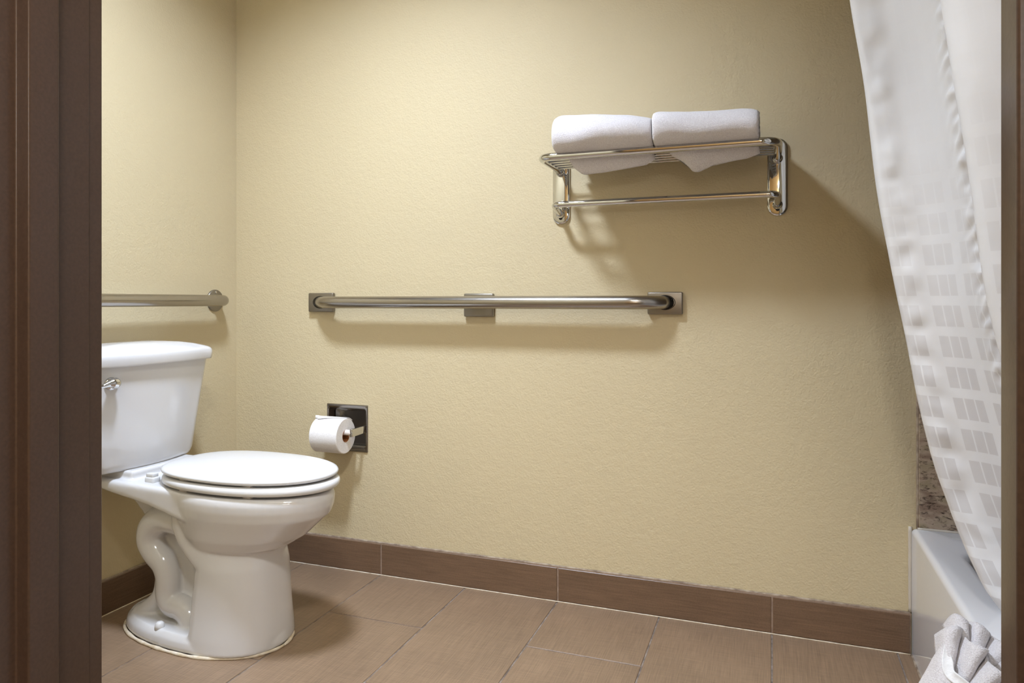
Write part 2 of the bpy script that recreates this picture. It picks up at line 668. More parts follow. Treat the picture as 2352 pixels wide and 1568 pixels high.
# --- door frame: two jambs and a head of one rebated section
door = bpy.data.objects.new('door_1', None)
COL.objects.link(door)
door.location = ((JL + JR) / 2, (YO + YF) / 2, 0)
struct(door, 'dark brown painted door frame around the opening')


def frame_section(sign):
    """plan of a jamb: (offset into the opening, y); sign=+1 for the left jamb"""
    st = 0.016
    raw = [(-0.02, YO - 0.012), (0.0, YO - 0.012), (0.0, 0.468), (st, 0.468), (st, 0.499), (0.0, 0.499), (0.0, 0.5445),
           (-0.003, 0.5445), (-0.003, YF + 0.012), (-0.02, YF + 0.012)]
    pts = round_path([(x, y, 0) for x, y in raw] + [(raw[0][0], raw[0][1], 0)], 0.0022, 4)
    return [(p.x, p.y) for p in pts[:-1]]


for x_, sg in ((JL, 1), (JR, -1)):
    sec = frame_section(sg)
    if sg < 0:
        sec = list(reversed(sec))
    bm = loft([[Vector((x_ + sg * a, y, z)) for a, y in sec] for z in (0.0, 2.05)])
    o = obj('jamb', bm, M['jamb'], door, auto=math.radians(50))
    o.location = -Vector(door.location)
sec = frame_section(1)
bm = loft([[Vector((x, y, 2.05 - a)) for a, y in sec] for x in (JL - 0.02, JR + 0.02)])
o = obj('head', bm, M['jamb'], door, auto=math.radians(50))
o.location = -Vector(door.location)
# face casing on the outer side
for nm, (x0, x1, z0, z1) in (('casing', (JL - 0.06, JL - 0.0, 0, 2.1)), ('casing', (JR + 0.0, JR + 0.06, 0, 2.1))):
    o = obj(nm, box(x0, x1, YO - 0.02, YO - 0.001, z0, z1, 0.002), M['jamb'], door)
    o.location = -Vector(door.location)


# --- ceiling lamps
def ceiling_lamp(d, label, name):
    t = thing(name, label, 'lamp', d['loc'])
    r = d['radius']
    obj('base', lathe([(0.0, -0.0005), (r + 0.012, -0.0005), (r + 0.012, -0.02), (r + 0.004, -0.022), (0.0, -0.022)], (0, 0, 0), (0, 0, 1), 40), M['ceiling'], t)
    prof = [(r, -0.022)] + [(r * math.cos(a), -0.022 - 0.006 * math.sin(a)) for a in [PI / 2 * i / 10 for i in range(1, 10)]] + [(0.0, -0.028)]
    area = PI * r * r
    e = make_emit(name + '_glass', d['color'], d['power'] / (PI * area))
    obj('diffuser', lathe(prof, (0, 0, 0), (0, 0, 1), 40), e, t)
    if d.get('drum'):
        h = d['drum']
        obj('drum_shade', lathe([(r + 0.004, -0.02), (r + 0.010, -0.02), (r + 0.010, -h), (r + 0.004, -h), (r + 0.004, -0.02)], (0, 0, 0), (0, 0, 1), 48, cap=False), M['drum'], t, auto=math.radians(40))
    return t


ceiling_lamp(LAMP, 'round white ceiling lamp in the bathroom', 'ceiling_lamp')
ceiling_lamp(OUTER, 'round ceiling lamp in the outer room by the bathroom door', 'ceiling_lamp')
# added frontal fill light, out of view: a bar with three frosted globes on the wall facing the bathroom door
van = thing('fill_lamp', 'three-globe fill light added on the unseen outer room wall', 'lamp', (VANITY['x'][1], OY, VANITY['z']))
obj('bar', box(-0.55, 0.55, 0.0, 0.03, -0.05, 0.05, 0.005), M['chrome'], van)
van_glass = make_emit('vanity_glass', VANITY['color'], VANITY['power'] / (PI * 4 * PI * VANITY['radius'] ** 2))
for gx in VANITY['x']:
    r = VANITY['radius']
    x_ = gx - VANITY['x'][1]
    obj('holder', lathe([(0.0, 0.0), (0.03, 0.0), (0.03, 0.02), (0.0, 0.02)], (x_, 0.028, 0), (0, 1, 0), 20), M['chrome'], van)
    obj('globe', lathe([(r * math.sin(PI * i / 16), -r * math.cos(PI * i / 16)) for i in range(17)], (x_, 0.045 + r, 0), (0, 1, 0), 24), van_glass, van)

# ================================================================== bathtub and surround
TUBH = 0.325
tub = thing('bathtub', 'white glossy alcove bathtub behind the shower curtain', 'bathtub', (XT, (YF + YB) / 2, 0))
ty0, ty1 = YF + 0.004 - (YF + YB) / 2, YB - 0.001 - (YF + YB) / 2
tx0, tx1 = 0.0, XR - XT - 0.002


def rrect(x0, x1, y0, y1, r, z, n=8):
    out = []
    for cx_, cy_, a0 in ((x1 - r, y1 - r, 0), (x0 + r, y1 - r, PI / 2), (x0 + r, y0 + r, PI), (x1 - r, y0 + r, 3 * PI / 2)):
        for i in range(n + 1):
            a = a0 + PI / 2 * i / n
            out.append(Vector((cx_ + r * math.cos(a), cy_ + r * math.sin(a), z)))
    return out


rings = [rrect(tx0, tx1, ty0, ty1, 0.002, 0.0), rrect(tx0, tx1, ty0, ty1, 0.002, TUBH - 0.014)]
for i in range(1, 7):
    a = PI / 2 * i / 6
    q = 0.014 * (1 - math.cos(a))
    rings.append(rrect(tx0 + q, tx1 - q, ty0 + q * 0.2, ty1 - q * 0.2, 0.002 + q, TUBH - 0.014 + 0.014 * math.sin(a)))
rings.append(rrect(tx0 + 0.065, tx1 - 0.05, ty0 + 0.09, ty1 - 0.12, 0.08, TUBH))
for i in range(1, 6):
    a = PI / 2 * i / 5
    q = 0.02 * math.sin(a)
    rings.append(rrect(tx0 + 0.065 + q, tx1 - 0.05 - q, ty0 + 0.09 + q, ty1 - 0.12 - q, 0.085, TUBH - 0.02 * (1 - math.cos(a))))
rings.append(rrect(tx0 + 0.11, tx1 - 0.1, ty0 + 0.14, ty1 - 0.2, 0.12, 0.12))
rings.append(rrect(tx0 + 0.15, tx1 - 0.15, ty0 + 0.2, ty1 - 0.26, 0.12, 0.08))
bm = loft(rings, cap0=False, cap1=True)
obj('basin', bm, M['tub_enamel'], tub, auto=math.radians(50))
caulk_line((-0.003, ty1 - 0.001, 0.108), (-0.003, ty1 - 0.001, TUBH + 0.002), 0.0042, 'caulk_bead', M['caulk'], tub, 3)
caulk_line((-0.001, ty0, 0.001), (-0.001, ty1 - 0.012, 0.001), 0.003, 'caulk_bead', M['caulk_dirty'], tub, 4)

sur = thing('shower_surround', 'brown speckled granite panels lining the tub alcove', 'shower surround', (0.72, YB, TUBH))
off = Vector(sur.location)
for x0, x1, y0, y1 in ((0.354, XR - 0.001, YB - 0.012, YB - 0.0005), (XR - 0.012, XR - 0.0005, YF + 0.013, YB - 0.013), (0.354, XR - 0.001, YF + 0.0005, YF + 0.012)):
    o = obj('panel', box(x0, x1, y0, y1, TUBH + 0.001, 2.15, 0.001, 1), M['granite'], sur, smooth=False)
    o.location = -off
o = caulk_line((0.353, YB - 0.004, TUBH), (0.353, YB - 0.004, 2.15), 0.0045, 'caulk_bead', M['caulk_dirty'], sur, 9, 0.001)
o.location = -off
o = caulk_line((0.35, YB - 0.013, TUBH + 0.001), (XR - 0.02, YB - 0.013, TUBH + 0.001), 0.0035, 'caulk_bead', M['caulk'], sur, 10, 0.001)
o.location = -off


# ================================================================== shower curtain and its rod
def rod_x(y):
    return 0.42 - 0.36 * (1 - ((y - 1.32) / 0.76) ** 2)


rod = thing('shower_rod', 'curved metal rod carrying the shower curtain', 'curtain rod', (rod_x(1.315), 1.315, 2.03))
ro = Vector(rod.location)
pts = [Vector((rod_x(y), y, 2.03)) - ro for y in [YF + 0.004 + (YB - YF - 0.018) * i / 40 for i in range(41)]]
obj('pole', tube(pts, 0.0125, 16), M['chrome'], rod)
for p, a in ((pts[0], 1), (pts[-1], -1)):
    obj('flange', lathe([(0, 0), (0.034, 0), (0.034, 0.006), (0.018, 0.014), (0.0, 0.014)], p - Vector((0, 0.002 * a, 0)), (0, a, 0), 28), M['chrome'], rod)

# the cloth: plan of the folds (metres), hung from the rod and swept inward into the tub
EDGE = [(0.16, 0.48), (0.28, 0.45), (0.31, 0.425), (0.332, 0.396), (0.378, 0.372), (0.455, 0.344), (0.568, 0.310), (0.723, 0.277), (0.90, 0.242), (1.063, 0.218),
        (1.338, 0.181), (1.542, 0.152), (1.75, 0.132), (2.03, 0.128)]
plan = [(0.345, 1.44), (0.329, 1.4487), (0.3007, 1.4694), (0.2758, 1.5011), (0.2618, 1.5388), (0.2425, 1.5793), (0.2125, 1.6063), (0.1765, 1.6162), (0.1544, 1.6271), (0.152, 1.652), (0.160, 1.668), (0.185, 1.660),
        (0.235, 1.620), (0.300, 1.545), (0.352, 1.470), (0.375, 1.40), (0.352, 1.33), (0.27, 1.27), (0.21, 1.22), (0.215, 1.17), (0.29, 1.12),
        (0.35, 1.07), (0.345, 1.01), (0.27, 0.96), (0.225, 0.91), (0.25, 0.86), (0.33, 0.82), (0.36, 0.77), (0.33, 0.71), (0.30, 0.66)]
EDGE_Y = [(0.16, -0.10), (0.332, -0.09), (0.378, -0.07), (0.455, -0.03), (0.568, -0.01), (0.75, 0.0)]
cp = catmull([(x, y, 0) for x, y in plan], 12)
acc = [0.0]
for a, b in zip(cp[:-1], cp[1:]):
    acc.append(acc[-1] + (b - a).length)
bm = bmesh.new()
uvl = bm.loops.layers.uv.new('UVMap')
NZ = 420
ZT, ZB = 2.0, 0.17
grid = []
for j in range(NZ + 1):
    z = ZT + (ZB - ZT) * j / NZ
    ex = 0.0
    for w_, dz in ((0.25, -0.03), (0.5, 0.0), (0.25, 0.03)):
        ex += w_ * interp(EDGE, z + dz)
    ey = sum(interp(EDGE_Y, z + dz) for dz in (-0.03, 0.0, 0.03)) / 3
    dx = ex - 0.152
    row = []
    for i, p in enumerate(cp):
        t = (cp[min(i + 1, len(cp) - 1)] - cp[max(i - 1, 0)]).normalized()
        nrm = Vector((t.y, -t.x, 0))
        s = acc[i]
        # puckers: a ruffled hem at the free edge, and gathered ridges along the folds
        d = 0.0
        hem = math.exp(-((s - 0.010) / 0.016) ** 2)
        d += hem * 0.010 * noise.noise(Vector((s * 30 + z * 20, z * 75, 1.0)))
        d += hem * 0.003
        rid = math.exp(-((s - 0.085) / 0.026) ** 2)
        d += rid * 0.011 * noise.noise(Vector((s * 45 + z * 26, z * 40, 4.0))) + rid * 0.005 * noise.noise(Vector((s * 14, z * 11, 7.0)))
        rid2 = math.exp(-((s - 0.255) / 0.018) ** 2)
        d += rid2 * 0.008 * noise.noise(Vector((s * 14, z * 27, 9.0)))
        d += 0.006 * noise.noise(Vector((s * 7, z * 4.0, 2.0))) * min(1.0, s / 0.05)
        q = Vector((p.x + dx, p.y + ey, z)) + nrm * d
        row.append(bm.verts.new(q))
    grid.append(row)
for j in range(NZ):
    for i in range(len(cp) - 1):
        f = bm.faces.new((grid[j][i], grid[j][i + 1], grid[j + 1][i + 1], grid[j + 1][i]))
        for lp in f.loops:
            v = lp.vert
            ii = i if v in (grid[j][i], grid[j + 1][i]) else i + 1
            lp[uvl].uv = (acc[ii], v.co.z)
cur = obj('shower_curtain', bm, M['curtain'])
tag(cur, 'white semi-sheer shower curtain with woven bars, swept into the tub', 'curtain')
# hooks between cloth and rod
for i in range(0, len(cp), 26):
    q = Vector((cp[i].x + interp(EDGE, 1.98) - 0.152, cp[i].y, 2.005))
    rc = Vector((rod_x(q.y), q.y, 2.03))
    o = obj('hook', tube([q - Vector((0, 0, 0.012)), q + (rc - q) * 0.5 + Vector((0, 0, -0.002)), rc + Vector((0, 0, 0.014))], 0.0018, 8), M['chrome'], cur)

# ================================================================== toilet
TY = 1.58
toilet = thing('toilet', 'white two-piece toilet with closed lid in the corner', 'toilet', (XL, TY, 0), rotz=-0.04)
tb = bmesh.new()
# foot plate
add_loft(tb, [egg(0.098, 0.608, 0.40, 0.134, 0.002, pb=2.3), egg(0.092, 0.612, 0.40, 0.139, 0.012, pb=2.3), egg(0.096, 0.608, 0.40, 0.136, 0.03, pb=2.3),
              egg(0.108, 0.600, 0.40, 0.126, 0.044, pb=2.3)])


# front column
def colring(xb, xf, hw, z, n=40):
    xc = xb + 0.02
    out = []
    for i in range(n + 1):
        a = -PI / 2 + PI * i / n
        c, s = math.cos(a), math.sin(a)
        out.append(Vector((xc + (xf - xc) * abs(c) ** (2 / 2.25), hw * math.copysign(abs(s) ** (2 / 2.5), s), z)))
    out.append(Vector((xb, hw * 0.96, z)))
    out.append(Vector((xb, -hw * 0.96, z)))
    return out


add_loft(tb, [colring(0.413, 0.608, 0.136, 0.005), colring(0.413, 0.606, 0.134, 0.04), colring(0.416, 0.600, 0.128, 0.10), colring(0.420, 0.597, 0.123, 0.17),
              colring(0.424, 0.594, 0.119, 0.215), colring(0.392, 0.592, 0.118, 0.24), colring(0.362, 0.592, 0.117, 0.27), colring(0.342, 0.592, 0.118, 0.31), colring(0.338, 0.60, 0.12, 0.36)])
# bowl
add_loft(tb, [egg(0.36, 0.588, 0.44, 0.102, 0.252), egg(0.33, 0.625, 0.455, 0.118, 0.268), egg(0.30, 0.672, 0.465, 0.131, 0.296), egg(0.28, 0.708, 0.475, 0.140, 0.328),
              egg(0.265, 0.743, 0.485, 0.150, 0.358), egg(0.26, 0.752, 0.49, 0.154, 0.380), egg(0.26, 0.754, 0.49, 0.155, 0.400), egg(0.262, 0.751, 0.49, 0.152, 0.412),
              egg(0.27, 0.744, 0.49, 0.146, 0.418)])
# rear deck under the tank


def deckring(x, hw, z0, z1, r=0.012):
    z1 = max(z1, z0 + 2 * r + 0.001)
    out = []
    for cy_, cz, a0 in ((hw - r, z1 - r, 0), (-hw + r, z1 - r, PI / 2), (-hw + r, z0 + r, PI), (hw - r, z0 + r, 3 * PI / 2)):
        for i in range(5):
            a = a0 + PI / 2 * i / 4
            out.append(Vector((x, cy_ + r * math.cos(a), cz + r * math.sin(a))))
    return out


add_loft(tb, [deckring(0.085, 0.138, 0.402, 0.428), deckring(0.10, 0.146, 0.400, 0.428), deckring(0.16, 0.146, 0.390, 0.427), deckring(0.22, 0.142, 0.380, 0.424), deckring(0.28, 0.138, 0.368, 0.421),
              deckring(0.34, 0.138, 0.354, 0.420), deckring(0.40, 0.140, 0.340, 0.419), deckring(0.46, 0.141, 0.33, 0.418)])
# tank pad
add_box(tb, 0.06, 0.20, -0.115, 0.115, 0.415, 0.447, 0.006)
# core web between the trapways
core = [(0.03, 0.150, 0.45, 0.060), (0.07, 0.195, 0.45, 0.046), (0.17, 0.205, 0.45, 0.042), (0.26, 0.185, 0.45, 0.042), (0.31, 0.165, 0.45, 0.048), (0.38, 0.115, 0.45, 0.065), (0.41, 0.095, 0.45, 0.075)]
add_loft(tb, [[Vector((x0, -h, z)), Vector((x1, -h, z)), Vector((x1, h, z)), Vector((x0, h, z))] for z, x0, x1, h in core])
# trapway, bulging out on both sides
trap = [(0.37, 0.0, 0.312), (0.315, 0.0, 0.320), (0.262, 0.0, 0.316), (0.222, 0.0, 0.288), (0.212, 0.0, 0.250), (0.232, 0.0, 0.218), (0.262, 0.0, 0.192), (0.276, 0.0, 0.155), (0.276, 0.0, 0.112),
        (0.292, 0.0, 0.086), (0.328, 0.0, 0.080), (0.356, 0.0, 0.062), (0.364, 0.0, 0.03)]
for sy in (-1, 1):
    p = catmull([(x, sy * 0.064, z) for x, _, z in trap], 5)
    n_ = len(p)
    add_tube(tb, p, [0.045 - 0.012 * min(1, i / (n_ * 0.55)) for i in range(n_)], 16)
    # rear post flaring into the foot
    add_tube(tb, catmull([(0.232, sy * 0.03, 0.20), (0.232, sy * 0.034, 0.13), (0.222, sy * 0.042, 0.085), (0.185, sy * 0.05, 0.052), (0.15, sy * 0.05, 0.036)], 5), [0.030 - 0.0004 * i for i in range(21)], 12)
bm = remeshed(tb, 0.0040, 5, 0.5)
obj('bowl', bm, M['porcelain'], toilet)
# caulk where the foot meets the tiles
pts = egg(0.090, 0.614, 0.40, 0.142, 0.003, n=120, pb=2.3)
rad = [0.0045 + 0.0022 * noise.noise(p * 30) for p in pts]
obj('caulk_bead', tube(pts + [pts[0]], rad + [rad[0]], 8), M['base_caulk'], toilet)
# bolt caps
for sy in (-1, 1):
    o = obj('bolt_cap', lathe([(0.0125, 0.0), (0.0125, 0.012), (0.0105, 0.019), (0.006, 0.0225), (0.0, 0.0235)], (0.298, sy * 0.113, 0.036), (0.12, 0, 1), 24), M['seat_plastic'], toilet)


# tank
def tankring(hw, xb, xf, bow, r, z, n=8, m=14):
    """plan of the tank: flat back, softly bowed front, round corners"""
    out = []
    def front(y):
        return xf + bow * (1 - (y / hw) ** 2)
    # front edge from -hw+r to hw-r
    for i in range(m + 1):
        y = -(hw - r) + 2 * (hw - r) * i / m
        out.append(Vector((front(y), y, z)))
    xe = front(hw - r)
    for i in range(1, n + 1):
        a = PI / 2 * i / n
        out.append(Vector((xe - r + r * math.cos(a), hw - r + r * math.sin(a), z)))
    rb = 0.02
    for i in range(n + 1):
        a = PI / 2 + PI / 2 * i / n
        out.append(Vector((xb + rb + rb * math.cos(a), hw - rb + rb * math.sin(a), z)))
    for i in range(n + 1):
        a = PI + PI / 2 * i / n
        out.append(Vector((xb + rb + rb * math.cos(a), -hw + rb + rb * math.sin(a), z)))
    for i in range(n):
        a = 3 * PI / 2 + PI / 2 * i / n
        out.append(Vector((xe - r + r * math.cos(a), -(hw - r) + r * math.sin(a), z)))
    return out


T0, T1 = 0.445, 0.735
rings = []
for z, k in ((T0, 0.90), (T0 + 0.002, 0.935), (T0 + 0.007, 0.965), (T0 + 0.014, 0.985), (T0 + 0.024, 1.0), (0.53, 1.0), (0.62, 1.0), (0.69, 1.0), (T1, 1.0)):
    t = (z - T0) / (T1 - T0)
    hw = (0.172 + 0.044 * t) * (1 - (1 - k) * 0.6)
    xf = 0.148 + 0.020 * t - (1 - k) * 0.12
    rings.append(tankring(hw, 0.03, xf, 0.034, 0.042, z))
obj('tank', loft(rings), M['porcelain'], toilet, auto=math.radians(60)).location.y = -0.028
# lid of the tank: overhanging, softly domed
rings = []
for z, g in ((0.733, 0.006), (0.7335, 0.011), (0.738, 0.0125), (0.752, 0.0135), (0.761, 0.0125), (0.767, 0.009), (0.7705, 0.003)):
    rings.append(tankring(0.210 + g, 0.024 - g * 0.5, 0.170 + g, 0.036, 0.038, z))
for k, dz in ((0.93, 0.0750), (0.8, 0.0815), (0.6, 0.0880), (0.35, 0.0920), (0.12, 0.0935)):
    base = tankring(0.212, 0.022, 0.172, 0.036, 0.038, 0.70 + dz)
    c = Vector((0.11, 0, 0.70 + dz))
    rings.append([c + (p - c) * k for p in base])
obj('tank_lid', loft(rings), M['porcelain'], toilet).location.y = -0.028
# flush lever
lev = obj('flush_lever', lathe([(0.0, -0.004), (0.0175, -0.004), (0.0175, 0.003), (0.012, 0.006), (0.0, 0.006)], (0.184, -0.166, 0.69), (1, -0.25, 0.0), 28), M['chrome'], toilet)
pth = catmull([(0.197, -0.160, 0.690), (0.203, -0.166, 0.692), (0.205, -0.176, 0.693), (0.205, -0.188, 0.692), (0.203, -0.204, 0.688), (0.199, -0.224, 0.686), (0.194, -0.250, 0.685)], 6)
obj('lever_arm', tube(pth, [interp([(0, 0.006), (3, 0.0115), (8, 0.0150), (13, 0.0135), (18, 0.0085), (24, 0.0052), (30, 0.0048), (36, 0.0075)], i) for i in range(len(pth))], 18), M['chrome'], lev)


# seat ring and closed cover
def slab(prof, xb, xf, xc, hw, hole=None, pb=2.6, n=96):
    rings = []
    for z, ins in prof:
        rings.append(egg(xb + ins, xf - ins, xc, hw - ins, z, n, pf=2.08, pb=pb))
    if hole is None:
        return loft(rings)
    bm = bmesh.new()
    inner = []
    for z, ins in reversed(prof):
        inner.append(egg(hole[0] - ins, hole[1] + ins, xc, hole[2] + ins, z, n))
    allr = rings + inner
    add_loft(bm, allr + [allr[0]], cap0=False, cap1=False)
    bmesh.ops.remove_doubles(bm, verts=bm.verts, dist=1e-6)
    bmesh.ops.recalc_face_normals(bm, faces=bm.faces)
    return bm


z0 = 0.4245
prof = [(z0, 0.010), (z0 + 0.001, 0.005), (z0 + 0.004, 0.0015), (z0 + 0.009, 0.0), (z0 + 0.015, 0.0012), (z0 + 0.019, 0.004), (z0 + 0.0215, 0.010), (z0 + 0.022, 0.016)]
obj('seat', slab(prof, 0.254, 0.762, 0.490, 0.160, hole=(0.35, 0.66, 0.095)), M['seat_plastic'], toilet).location.y = 0.007
z0 = 0.4505
prof = [(z0, 0.012), (z0 + 0.001, 0.006), (z0 + 0.004, 0.0015), (z0 + 0.008, 0.0), (z0 + 0.012, 0.0022), (z0 + 0.0145, 0.007), (z0 + 0.0165, 0.016), (z0 + 0.019, 0.04), (z0 + 0.021, 0.08), (z0 + 0.022, 0.115), (z0 + 0.0222, 0.14)]
obj('cover', slab(prof, 0.246, 0.752, 0.488, 0.162), M['seat_plastic'], toilet).location.y = 0.012
for sy in (-1, 1):
    h = obj('hinge', box(0.240, 0.272, sy * 0.098 - 0.013, sy * 0.098 + 0.013, 0.418, 0.436, 0.004, 2), M['seat_plastic'], toilet)
    obj('hinge_cap', box(0.242, 0.268, sy * 0.098 - 0.010, sy * 0.098 + 0.010, 0.434, 0.446, 0.003, 2), M['seat_plastic'], h)
# bumpers between bowl, seat and cover
for x, y in ((0.60, -0.115), (0.60, 0.115), (0.40, -0.125), (0.40, 0.125)):
    obj('bumper', box(x - 0.012, x + 0.012, y - 0.006, y + 0.006, 0.4175, 0.425, 0.001, 1), M['white_plastic'], toilet)
    obj('bumper', box(x - 0.012, x + 0.012, y - 0.006, y + 0.006, 0.446, 0.451, 0.001, 1), M['white_plastic'], toilet)

# ================================================================== grab bars
gb = thing('grab_bar', 'long brushed grab bar with three square plates below the towel shelf', 'grab bar', (-0.87, YB, 0.905))
BR, BO = 0.0195, 0.062     # bar radius, stand-off of its axis
gx0, gx1 = -1.452 + 0.87, -0.288 + 0.87
pth = round_path([(gx0 - 0.012, -0.004, 0), (gx0 + 0.048, -BO, 0), (gx1 - 0.048, -BO, 0), (gx1 + 0.012, -0.004, 0)], [0.055, 0.055], 14)
obj('bar', tube(pth, BR, 28), M['brushed'], gb)


def cover_plate(cx_, w, z0_, z1_, depth, parent):
    p = obj('plate', box(cx_ - w / 2, cx_ + w / 2, -depth, 0, z0_, z1_, 0.004, 3), M['brushed_plate'], parent)
    return p


for g, sg in ((gx0, -1), (gx1, 1)):
    xc_ = g + sg * 0.0005
    ring = [(xc_ + 0.0285 * math.cos(2 * PI * i / 48), -0.0163, 0.0205 * math.sin(2 * PI * i / 48)) for i in range(49)]
    obj('collar', tube(ring, 0.0011, 8), M['dark_screw'], gb)
cover_plate(gx0, 0.100, -0.033, 0.032, 0.016, gb)
cover_plate(gx1, 0.100, -0.034, 0.030, 0.016, gb)
cover_plate(0.003, 0.100, -0.045, 0.028, 0.016, gb)
obj('support_post', box(-0.018, 0.022, -BO, -0.01, -0.016, 0.014, 0.003), M['brushed_plate'], gb)

gl = thing('grab_bar', 'brushed grab bar with round flange above the toilet tank', 'grab bar', (XL, 1.60, 0.911))
pth = round_path([(0.004, 0.372, 0), (0.058, 0.372, 0), (0.058, -0.54, 0), (0.004, -0.54, 0)], 0.045, 12)
obj('bar', tube(pth, 0.019, 28), M['brushed'], gl)
for y in (0.372, -0.54):
    fl = obj('flange', lathe([(0.0, 0.0), (0.038, 0.0), (0.038, 0.004), (0.036, 0.0062), (0.0, 0.0062)], (0, y, 0), (1, 0, 0), 36), M['brushed_plate'], gl)
    for a in (90, 210, 330):
        aa = math.radians(a)
        q = Vector((0.006, y + 0.029 * math.cos(aa) * 1.0, 0.029 * math.sin(aa)))
        obj('screw', lathe([(0.0, -0.001), (0.0042, -0.001), (0.0042, 0.0008), (0.003, 0.0018), (0.0, 0.002)], q, (1, 0, 0), 14), M['chrome'], fl)

# ================================================================== toilet paper holder and roll
HC = Vector(((HX0 + HX1) / 2, YB, 0.48))
hold = thing('paper_holder', 'recessed metal toilet paper holder in the wall', 'paper holder', HC)
bm = bmesh.new()
# face flange: a bevelled square frame round the niche
o_ = 0.080
w2x, w2z = (HX1 - HX0) / 2, (HZ1 - HZ0) / 2


def sq(hx, hz, y, r=0.004, n=4):
    out = []
    for cx_, cz, a0 in ((hx - r, hz - r, 0), (-hx + r, hz - r, PI / 2), (-hx + r, -hz + r, PI), (hx - r, -hz + r, 3 * PI / 2)):
        for i in range(n + 1):
            a = a0 + PI / 2 * i / n
            out.append(Vector((cx_ + r * math.cos(a), y, cz + r * math.sin(a))))
    return out


add_loft(bm, [sq(o_, o_ - 0.001, 0.0, 0.002), sq(o_, o_ - 0.001, -0.003, 0.002), sq(o_ - 0.002, o_ - 0.003, -0.005, 0.002), sq(w2x + 0.002, w2z + 0.002, -0.005, 0.008),
              sq(w2x - 0.001, w2z - 0.001, -0.003, 0.008), sq(w2x - 0.002, w2z - 0.002, 0.01, 0.010), sq(w2x - 0.004, w2z - 0.004, 0.034, 0.014), sq(w2x - 0.014, w2z - 0.014, 0.041, 0.014)], cap0=False, cap1=True)
bmesh.ops.recalc_face_normals(bm, faces=bm.faces)
M['holder'] = make_brushed('holder_metal', (0.30, 0.275, 0.25, 1), 0.18, (3, 3, 3))
obj('recessed_plate', bm, M['holder'], hold, auto=math.radians(40))
RZ = 0.479 - HC.z
RY = -0.076
for sx in (-1, 1):
    xa = sx * (w2x - 0.0055)
    a_ = obj('arm', box(xa - 0.004, xa + 0.004, -0.084, 0.030, RZ - 0.0125, RZ + 0.0125, 0.0015, 2), M['chrome'], hold)
    xe = xa - sx * 0.006
    obj('arm_boss', box(min(xe, xa), max(xe, xa), -0.0845, -0.066, RZ - 0.0125, RZ + 0.0125, 0.001, 1), M['brushed_plate'], a_)
rl = obj('roller', lathe([(0.0, -0.066), (0.0085, -0.066), (0.0095, -0.064), (0.0095, 0.0), (0.0090, 0.001), (0.0090, 0.064), (0.0080, 0.066), (0.0, 0.066)], (0, RY, RZ), (1, 0, 0), 24), M['white_plastic'], hold)

roll = thing('toilet_paper_roll', 'white toilet paper roll with its end folded to a point', 'toilet paper', (-1.363, YB + RY, 0.4675))
R, CR, W = 0.0575, 0.0205, 0.052
obj('paper', lathe([(CR, -W), (R - 0.002, -W), (R, -W + 0.002), (R, W - 0.002), (R - 0.002, W), (CR, W)], (0, 0, 0), (1, 0, 0), 56, cap=False), M['paper'], roll, auto=math.radians(40))
bm = bmesh.new()
add_loft(bm, [[Vector((x, r * math.cos(2 * PI * j / 32), r * math.sin(2 * PI * j / 32))) for j in range(32)] for x, r in
              ((-W - 0.0005, CR), (W + 0.0005, CR), (W + 0.0005, CR - 0.0012), (-W - 0.0005, CR - 0.0012), (-W - 0.0005, CR))], cap0=False, cap1=False)
bmesh.ops.remove_doubles(bm, verts=bm.verts, dist=1e-6)
bmesh.ops.recalc_face_normals(bm, faces=bm.faces)
obj('cardboard_core', bm, M['cardboard'], roll, auto=math.radians(40))
# loose sheet over the top, its end folded to a point, tip lifted
bm = bmesh.new()
rows = []
for i in range(25):
    a = math.radians(-40 + 66 * i / 24)     # from the rear over the top to the front
    lift = 0.0012 + 0.003 * max(0, (i - 15) / 9) ** 2
    hw = W if i < 12 else W * (1 - 0.93 * (i - 12) / 12)
    cxs = 0.0 if i < 12 else -0.036 * (i - 12) / 12
    rr = R + lift
    rows.append([Vector((cxs + hw * (-1 + 2 * k / 10), -rr * math.sin(a), rr * math.cos(a) )) for k in range(11)])
vv = add_loft(bm, rows, cap0=False, cap1=False, closed=False)
o = obj('loose_sheet', bm, M['paper'], roll)
sm = o.modifiers.new('t', 'SOLIDIFY')
sm.thickness = 0.0012
# rolled-up tip
bm = bmesh.new()
a0 = math.radians(20)
p0 = Vector((-0.050, -R * math.sin(a0) - 0.001, R * math.cos(a0) + 0.006))
add_tube(bm, catmull([p0, p0 + Vector((0.010, 0.004, 0.000)), p0 + Vector((0.022, 0.010, -0.003)), p0 + Vector((0.04, 0.018, -0.008))], 5), [0.0058 - 0.0002 * i for i in range(16)], 12)
bmesh.ops.recalc_face_normals(bm, faces=bm.faces)
obj('sheet_fold', bm, M['paper'], roll)

